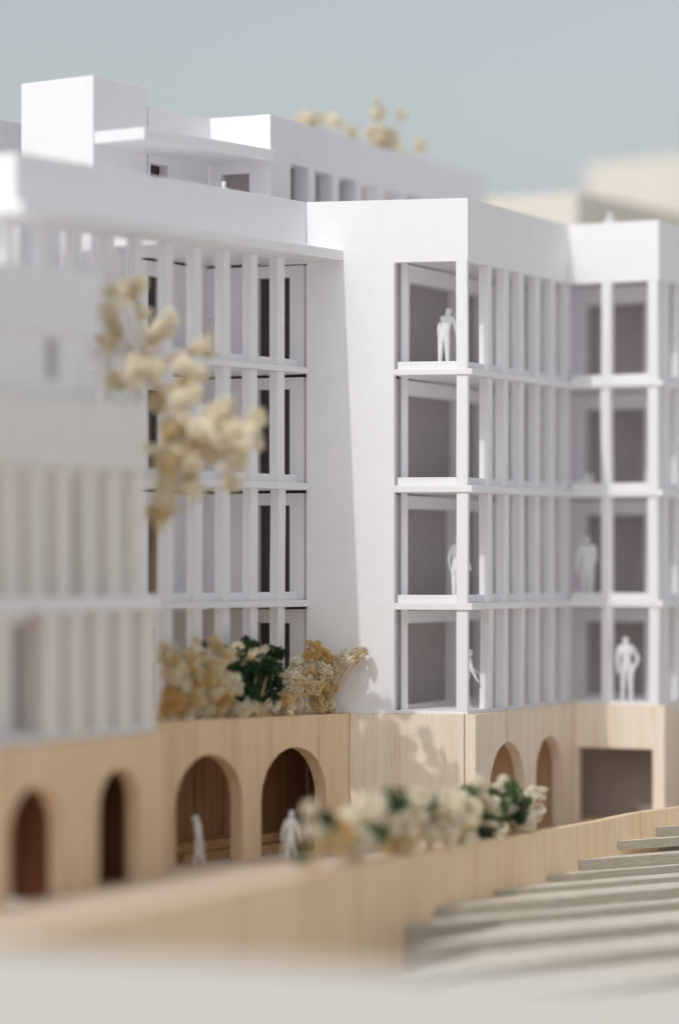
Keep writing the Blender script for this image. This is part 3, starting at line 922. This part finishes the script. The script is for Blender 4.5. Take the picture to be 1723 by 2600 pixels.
shrub('small blurred cream and green shrub beside the striding terrace figure',
      [('p', 785, 2055, 20), ('g', 828, 2088, 22), ('p', 808, 2110, 20), ('l', 765, 2170, 18), ('p', 775, 2110, 16)], 41, TB, -83.3, 795, Yw)
shrub('cream and orange dried shrub on the terrace, left of the row',
      [('p', 880, 2075, 34), ('o', 865, 2125, 34), ('p', 905, 2110, 36), ('t', 840, 2130, 28), ('p', 920, 2140, 28), ('l', 950, 2125, 28), ('p', 880, 2150, 30)], 42, TB, -83.2, 885, Yw)
shrub('cream shrub with green leaves before the shadow-dappled balsa wall',
      [('p', 965, 2040, 26), ('l', 1000, 2030, 30), ('g', 995, 2045, 22), ('p', 985, 2085, 36), ('t', 1000, 2120, 34), ('p', 1050, 2060, 36), ('p', 1040, 2105, 36), ('p', 1065, 2020, 20),
       ('l', 1090, 2035, 24), ('t', 1030, 2140, 28)], 43, TB, -82.6, 1020, Yw)
shrub('dense pale cream shrub in the middle of the terrace row',
      [('p', 1110, 2050, 36), ('p', 1140, 2075, 40), ('p', 1100, 2100, 38), ('p', 1150, 2030, 28), ('t', 1170, 2100, 34), ('p', 1190, 2060, 34), ('o', 1205, 2080, 20), ('p', 1185, 2135, 30),
       ('p', 1130, 2125, 32), ('l', 1195, 2015, 22)], 44, TB, -82, 1145, Yw)
shrub('cream bud shrub with fresh green leaves at the right end of the terrace row',
      [('p', 1212, 1990, 22), ('p', 1270, 1990, 23), ('l', 1285, 2010, 32), ('p', 1240, 2040, 24), ('p', 1285, 2040, 24), ('g', 1300, 2060, 26), ('l', 1255, 2065, 28), ('p', 1265, 2090, 30),
       ('p', 1340, 2010, 20), ('p', 1370, 2020, 17), ('p', 1325, 2080, 28), ('p', 1350, 2070, 26), ('p', 1370, 2060, 18), ('p', 1310, 2100, 26), ('g', 1238, 2112, 26), ('o', 1275, 2100, 16),
       ('p', 1325, 2040, 14), ('l', 1325, 2030, 18)], 45, TB, -82, 1290, Yw, dy=3)
# roof flowers
Yr = 1045
hd = heads_at([('p', 775, 297, Yr, 22), ('p', 795, 305, Yr, 18), ('c', 815, 302, Yr, 14), ('p', 852, 300, Yr, 24), ('p', 892, 329, Yr, 18), ('p', 955, 282, Yr, 24), ('c', 1020, 291, Yr, 14),
               ('c', 945, 335, Yr, 18), ('p', 972, 345, Yr, 26), ('p', 998, 352, Yr, 22), ('c', 980, 362, Yr, 18), ('p', 1012, 380, Yr, 16), ('c', 1070, 371, Yr, 19), ('p', 960, 352, Yr, 20)], pr, 6)
for h in (0, 1):
    pass
plant('rooftop_sprig', 'pale yellow dried flower sprig blurred above the set-back roof', 'plant', (8.0, 1045, 126.5), hd, 51, stem_r=0.2, fill=1)
hd = heads_at([('o', 925, 500, 1040, 20), ('t', 925, 470, 1040, 18), ('c', 978, 487, 1075, 22), ('t', 1040, 500, 1085, 16), ('o', 918, 530, 1040, 18)], pr, 2)
plant('courtyard_sprig', 'small ochre sprig glimpsed through the openings of the set-back storey', 'plant', (14.0, 1058, ZROOF), hd, 52)


# ------------------------------------------------------------------ figures
def figure(label, x, y, z, heading, pose, h=17.5, seed=0, group='white scale figures'):
    g = dict(lean=0.0, side=0.0, la=(-0.25, 0.05, 0.1), ra=(0.25, 0.05, 0.1), ll=(0.0, 0.0), rl=(0.0, 0.0), head=(0.0, 0.15), wide=1.0, cane=None, bag=False)
    g.update(pose)
    k = h / 17.5
    P, Ed, Rr = [], [], []
    hands = {}

    def add(p, r, parent=None):
        P.append((p[0] * k, p[1] * k, p[2] * k))
        Rr.append((r[0] * k, r[1] * k))
        if parent is not None:
            Ed.append((parent, len(P) - 1))
        return len(P) - 1
    w = g['wide']
    ln = g['lean']
    sd_ = g['side']
    pel = add((0, 0, 9.2), (1.35 * w, 0.95 * w))
    wst = add((sd_ * 0.4, ln * 0.35, 11.0), (1.25 * w, 0.85 * w), pel)
    che = add((sd_ * 0.9, ln * 0.8, 13.1), (1.42 * w, 1.0 * w), wst)
    nec = add((sd_ * 1.1, ln * 1.1, 14.75), (0.55, 0.55), che)
    hd0 = add((sd_ * 1.2 + g['head'][0] * 0.5, ln * 1.3 + g['head'][1], 15.6), (0.84, 0.95), nec)
    add((sd_ * 1.3 + g['head'][0], ln * 1.4 + g['head'][1] * 1.4, 16.75), (0.86, 0.98), hd0)
    for sgn, a in ((-1, g['la']), (1, g['ra'])):
        sh = add((sd_ + sgn * 1.5 * w, ln, 13.85), (0.74 * w, 0.74 * w), che)
        el = (sd_ + sgn * (1.85 * w + a[1] * 1.3), ln + a[0] * 3.0, 14.0 - 3.1 * math.cos(a[0]))
        e = add(el, (0.58, 0.58), sh)
        wr = add((el[0] - sgn * 0.1 + sgn * (a[3] if len(a) > 3 else a[1] * 0.4), el[1] + math.sin(a[0] + a[2]) * 2.7, el[2] - 2.7 * math.cos(a[0] + a[2])), (0.36, 0.36), e)
        pw = P[wr]
        hands[sgn] = (pw[0], pw[1] + math.sin(a[0] + a[2]) * 0.7 * k, pw[2] - 0.7 * k)
        add((pw[0] / k - sgn * 0.05, pw[1] / k + math.sin(a[0] + a[2]) * 1.2 + 0.1, pw[2] / k - 1.2 * math.cos(a[0] + a[2])), (0.34, 0.26), wr)
    for sgn, a in ((-1, g['ll']), (1, g['rl'])):
        hp = add((sgn * 0.8 * w, 0, 8.6), (0.95 * w, 0.95 * w), pel)
        kn = (sgn * 0.85 * w, math.sin(a[0]) * 4.2, 8.6 - 4.2 * math.cos(a[0]))
        kk = add(kn, (0.66, 0.66), hp)
        an = (kn[0] + sgn * 0.05, kn[1] + math.sin(a[0] - a[1]) * 3.8, kn[2] - 3.8 * math.cos(a[0] - a[1]))
        aa = add(an, (0.42, 0.46), kk)
        add((an[0] + sgn * 0.15, an[1] + 1.3, max(an[2] - 0.35, 0.2)), (0.42, 0.3), aa)
    lo = min(p[2] for p in P) - 0.25 * k
    me = bpy.data.meshes.new('tmp')
    me.from_pydata(P, Ed, [])
    o = bpy.data.objects.new('tmp', me)
    COL.objects.link(o)
    md = o.modifiers.new('skin', 'SKIN')
    md.use_smooth_shade = True
    for i, sv in enumerate(me.skin_vertices[0].data):
        sv.radius = Rr[i]
        sv.use_root = (i == 0)
    ss = o.modifiers.new('sub', 'SUBSURF')
    ss.levels = ss.render_levels = 2
    dg = bpy.context.evaluated_depsgraph_get()
    ev = o.evaluated_get(dg)
    m2 = bpy.data.meshes.new_from_object(ev)
    V = [tuple(v.co) for v in m2.vertices]
    F = [tuple(p.vertices) for p in m2.polygons]
    bpy.data.objects.remove(o)
    bpy.data.meshes.remove(me)
    bpy.data.meshes.remove(m2)
    ca, sa = math.cos(heading), math.sin(heading)
    tr = lambda v: (x + v[0] * ca - v[1] * sa, y + v[0] * sa + v[1] * ca, z + v[2] - lo)
    body = mk('person', ([tr(v) for v in V], F), PRINT, None, bevel=0, smooth=True, org=(x, y, z))
    tag(body, label, 'person', group)
    if g['cane']:
        sgn, out, fwd = g['cane']
        hx, hy, hz = hands[sgn]
        a = tr((hx, hy + 0.1, hz - 0.2))
        b = tr((hx + out * k, hy + fwd * k, 0.05 + lo))
        mk('cane', tube(b, a, 0.22, 0.24, (0, 0, 0)), PRINT, body, bevel=0, smooth=True)
    return body


def spot(px, py_feet, z):
    Y = z * 8022 / (1428.6 - py_feet)
    return ((px - 861.5) / 8022 * Y, Y)


# heading 0 faces away from the camera
figure('white figure with a cane on the top corner balcony', 31.5, 955, LEDGES[0][0] + 0.0, R(-12),
       dict(lean=0.55, side=0.75, la=(-0.15, 0.18, 0.3), ra=(0.2, 0.45, 0.5, -0.15), ll=(-0.12, 0.05), rl=(0.1, 0.05), head=(0.25, 0.2), cane=(1, 0.0, 0.6)), 20.4)
figure('stooped white figure half hidden by the corner column, third balcony down', 35.6, 955.5, LEDGES[2][0], R(-25),
       dict(lean=0.5, la=(-0.1, 0.35, 0.6), ra=(0.3, 0.1, 0.4), wide=1.08), 20.8)
figure('white figure reaching right, half hidden by the corner column on the lowest balcony', 38.0, 953, ZBASE + 0.9, R(-75),
       dict(lean=0.5, la=(0.55, 0.1, 0.5), ra=(0.2, 0.1, 0.3), ll=(0.2, 0.15), rl=(-0.22, 0.05), wide=1.1, head=(0, 0.4)), 19.0)
figure('blurred white figure in a long coat, right balconies, third level down', 79.6, 1014, LEDGES[2][0], R(150),
       dict(lean=0.2, wide=1.22, la=(0.2, 0.1, 0.3), ra=(0.15, 0.2, 0.2), ll=(0.05, 0.0), rl=(-0.08, 0.0)), 21.2)
figure('blurred white figure hands on hips in the lowest right balcony', 91.4, 1006, ZBASE + 0.9, R(185),
       dict(la=(-0.05, 1.0, 0.5, -1.5), ra=(0.05, 0.1, 0.15), wide=1.12, ll=(0.06, 0), rl=(-0.08, 0), side=0.3), 21.4)
figure('tiny white figure whose head shows above the right parapet', 86.9, 1015, ZROOF, R(20), {}, 16.9)
figure('tiny white figure whose head shows above the long parapet', -33.9, 929, ZROOF, R(40), {}, 16.6)
figure('slim white figure inside the top floor of the long wing, between fins', -39.6, 955, LEDGES[0][0] + DZ, R(-60), dict(wide=0.9), 18.0)
figure('blurred white walker, leftmost figure on the terrace', -39.0, 880, -86.9, R(-95),
       dict(lean=-0.5, la=(-0.2, 0.0, 0.1), ra=(0.2, 0.0, 0.1), ll=(0.2, 0.15), rl=(-0.2, 0.05), wide=1.15, head=(0, -0.4)), 17.4)
figure('blurred white terrace figure striding with a stick before the second arch', -13.8, 886, -86.4, R(-20),
       dict(lean=0.6, la=(-0.1, 0.5, 0.1), ra=(0.2, 0.15, 0.3), ll=(-0.1, 0.1), rl=(0.35, 0.3), cane=(-1, -1.6, 0.4), head=(0, 0.3), wide=0.85), 17.8)
figure('tiny white figure at the foot of the near block parapet', fF.pt(34.0, -1.6, 0)[0], fF.pt(34.0, -1.6, 0)[1], 41.9, R(0), dict(wide=1.1), 9.5)

# low seat on the second balcony of the right face
se = thing('low_seat', 'blurred low white seat on the right face balcony, second level down', 'seat', (77.5, 1017, LEDGES[1][0]))
fs = Fr((74.5, 1018.5), uA2, (-0.5, -0.87))
mk('seat', box(fs, 0, 6.5, -3.5, 0, LEDGES[1][0] + 2.4, LEDGES[1][0] + 3.6), PRINT, se)
mk('backrest', box(fs, 4.6, 6.4, -3.4, -0.1, LEDGES[1][0] + 3.65, LEDGES[1][0] + 5.4), PRINT, se)
mk('leg', box(fs, 0.3, 1.2, -3.2, -0.3, LEDGES[1][0] + 0.02, LEDGES[1][0] + 2.38), PRINT, se)
mk('leg', box(fs, 5.2, 6.1, -3.2, -0.3, LEDGES[1][0] + 0.02, LEDGES[1][0] + 2.38), PRINT, se)
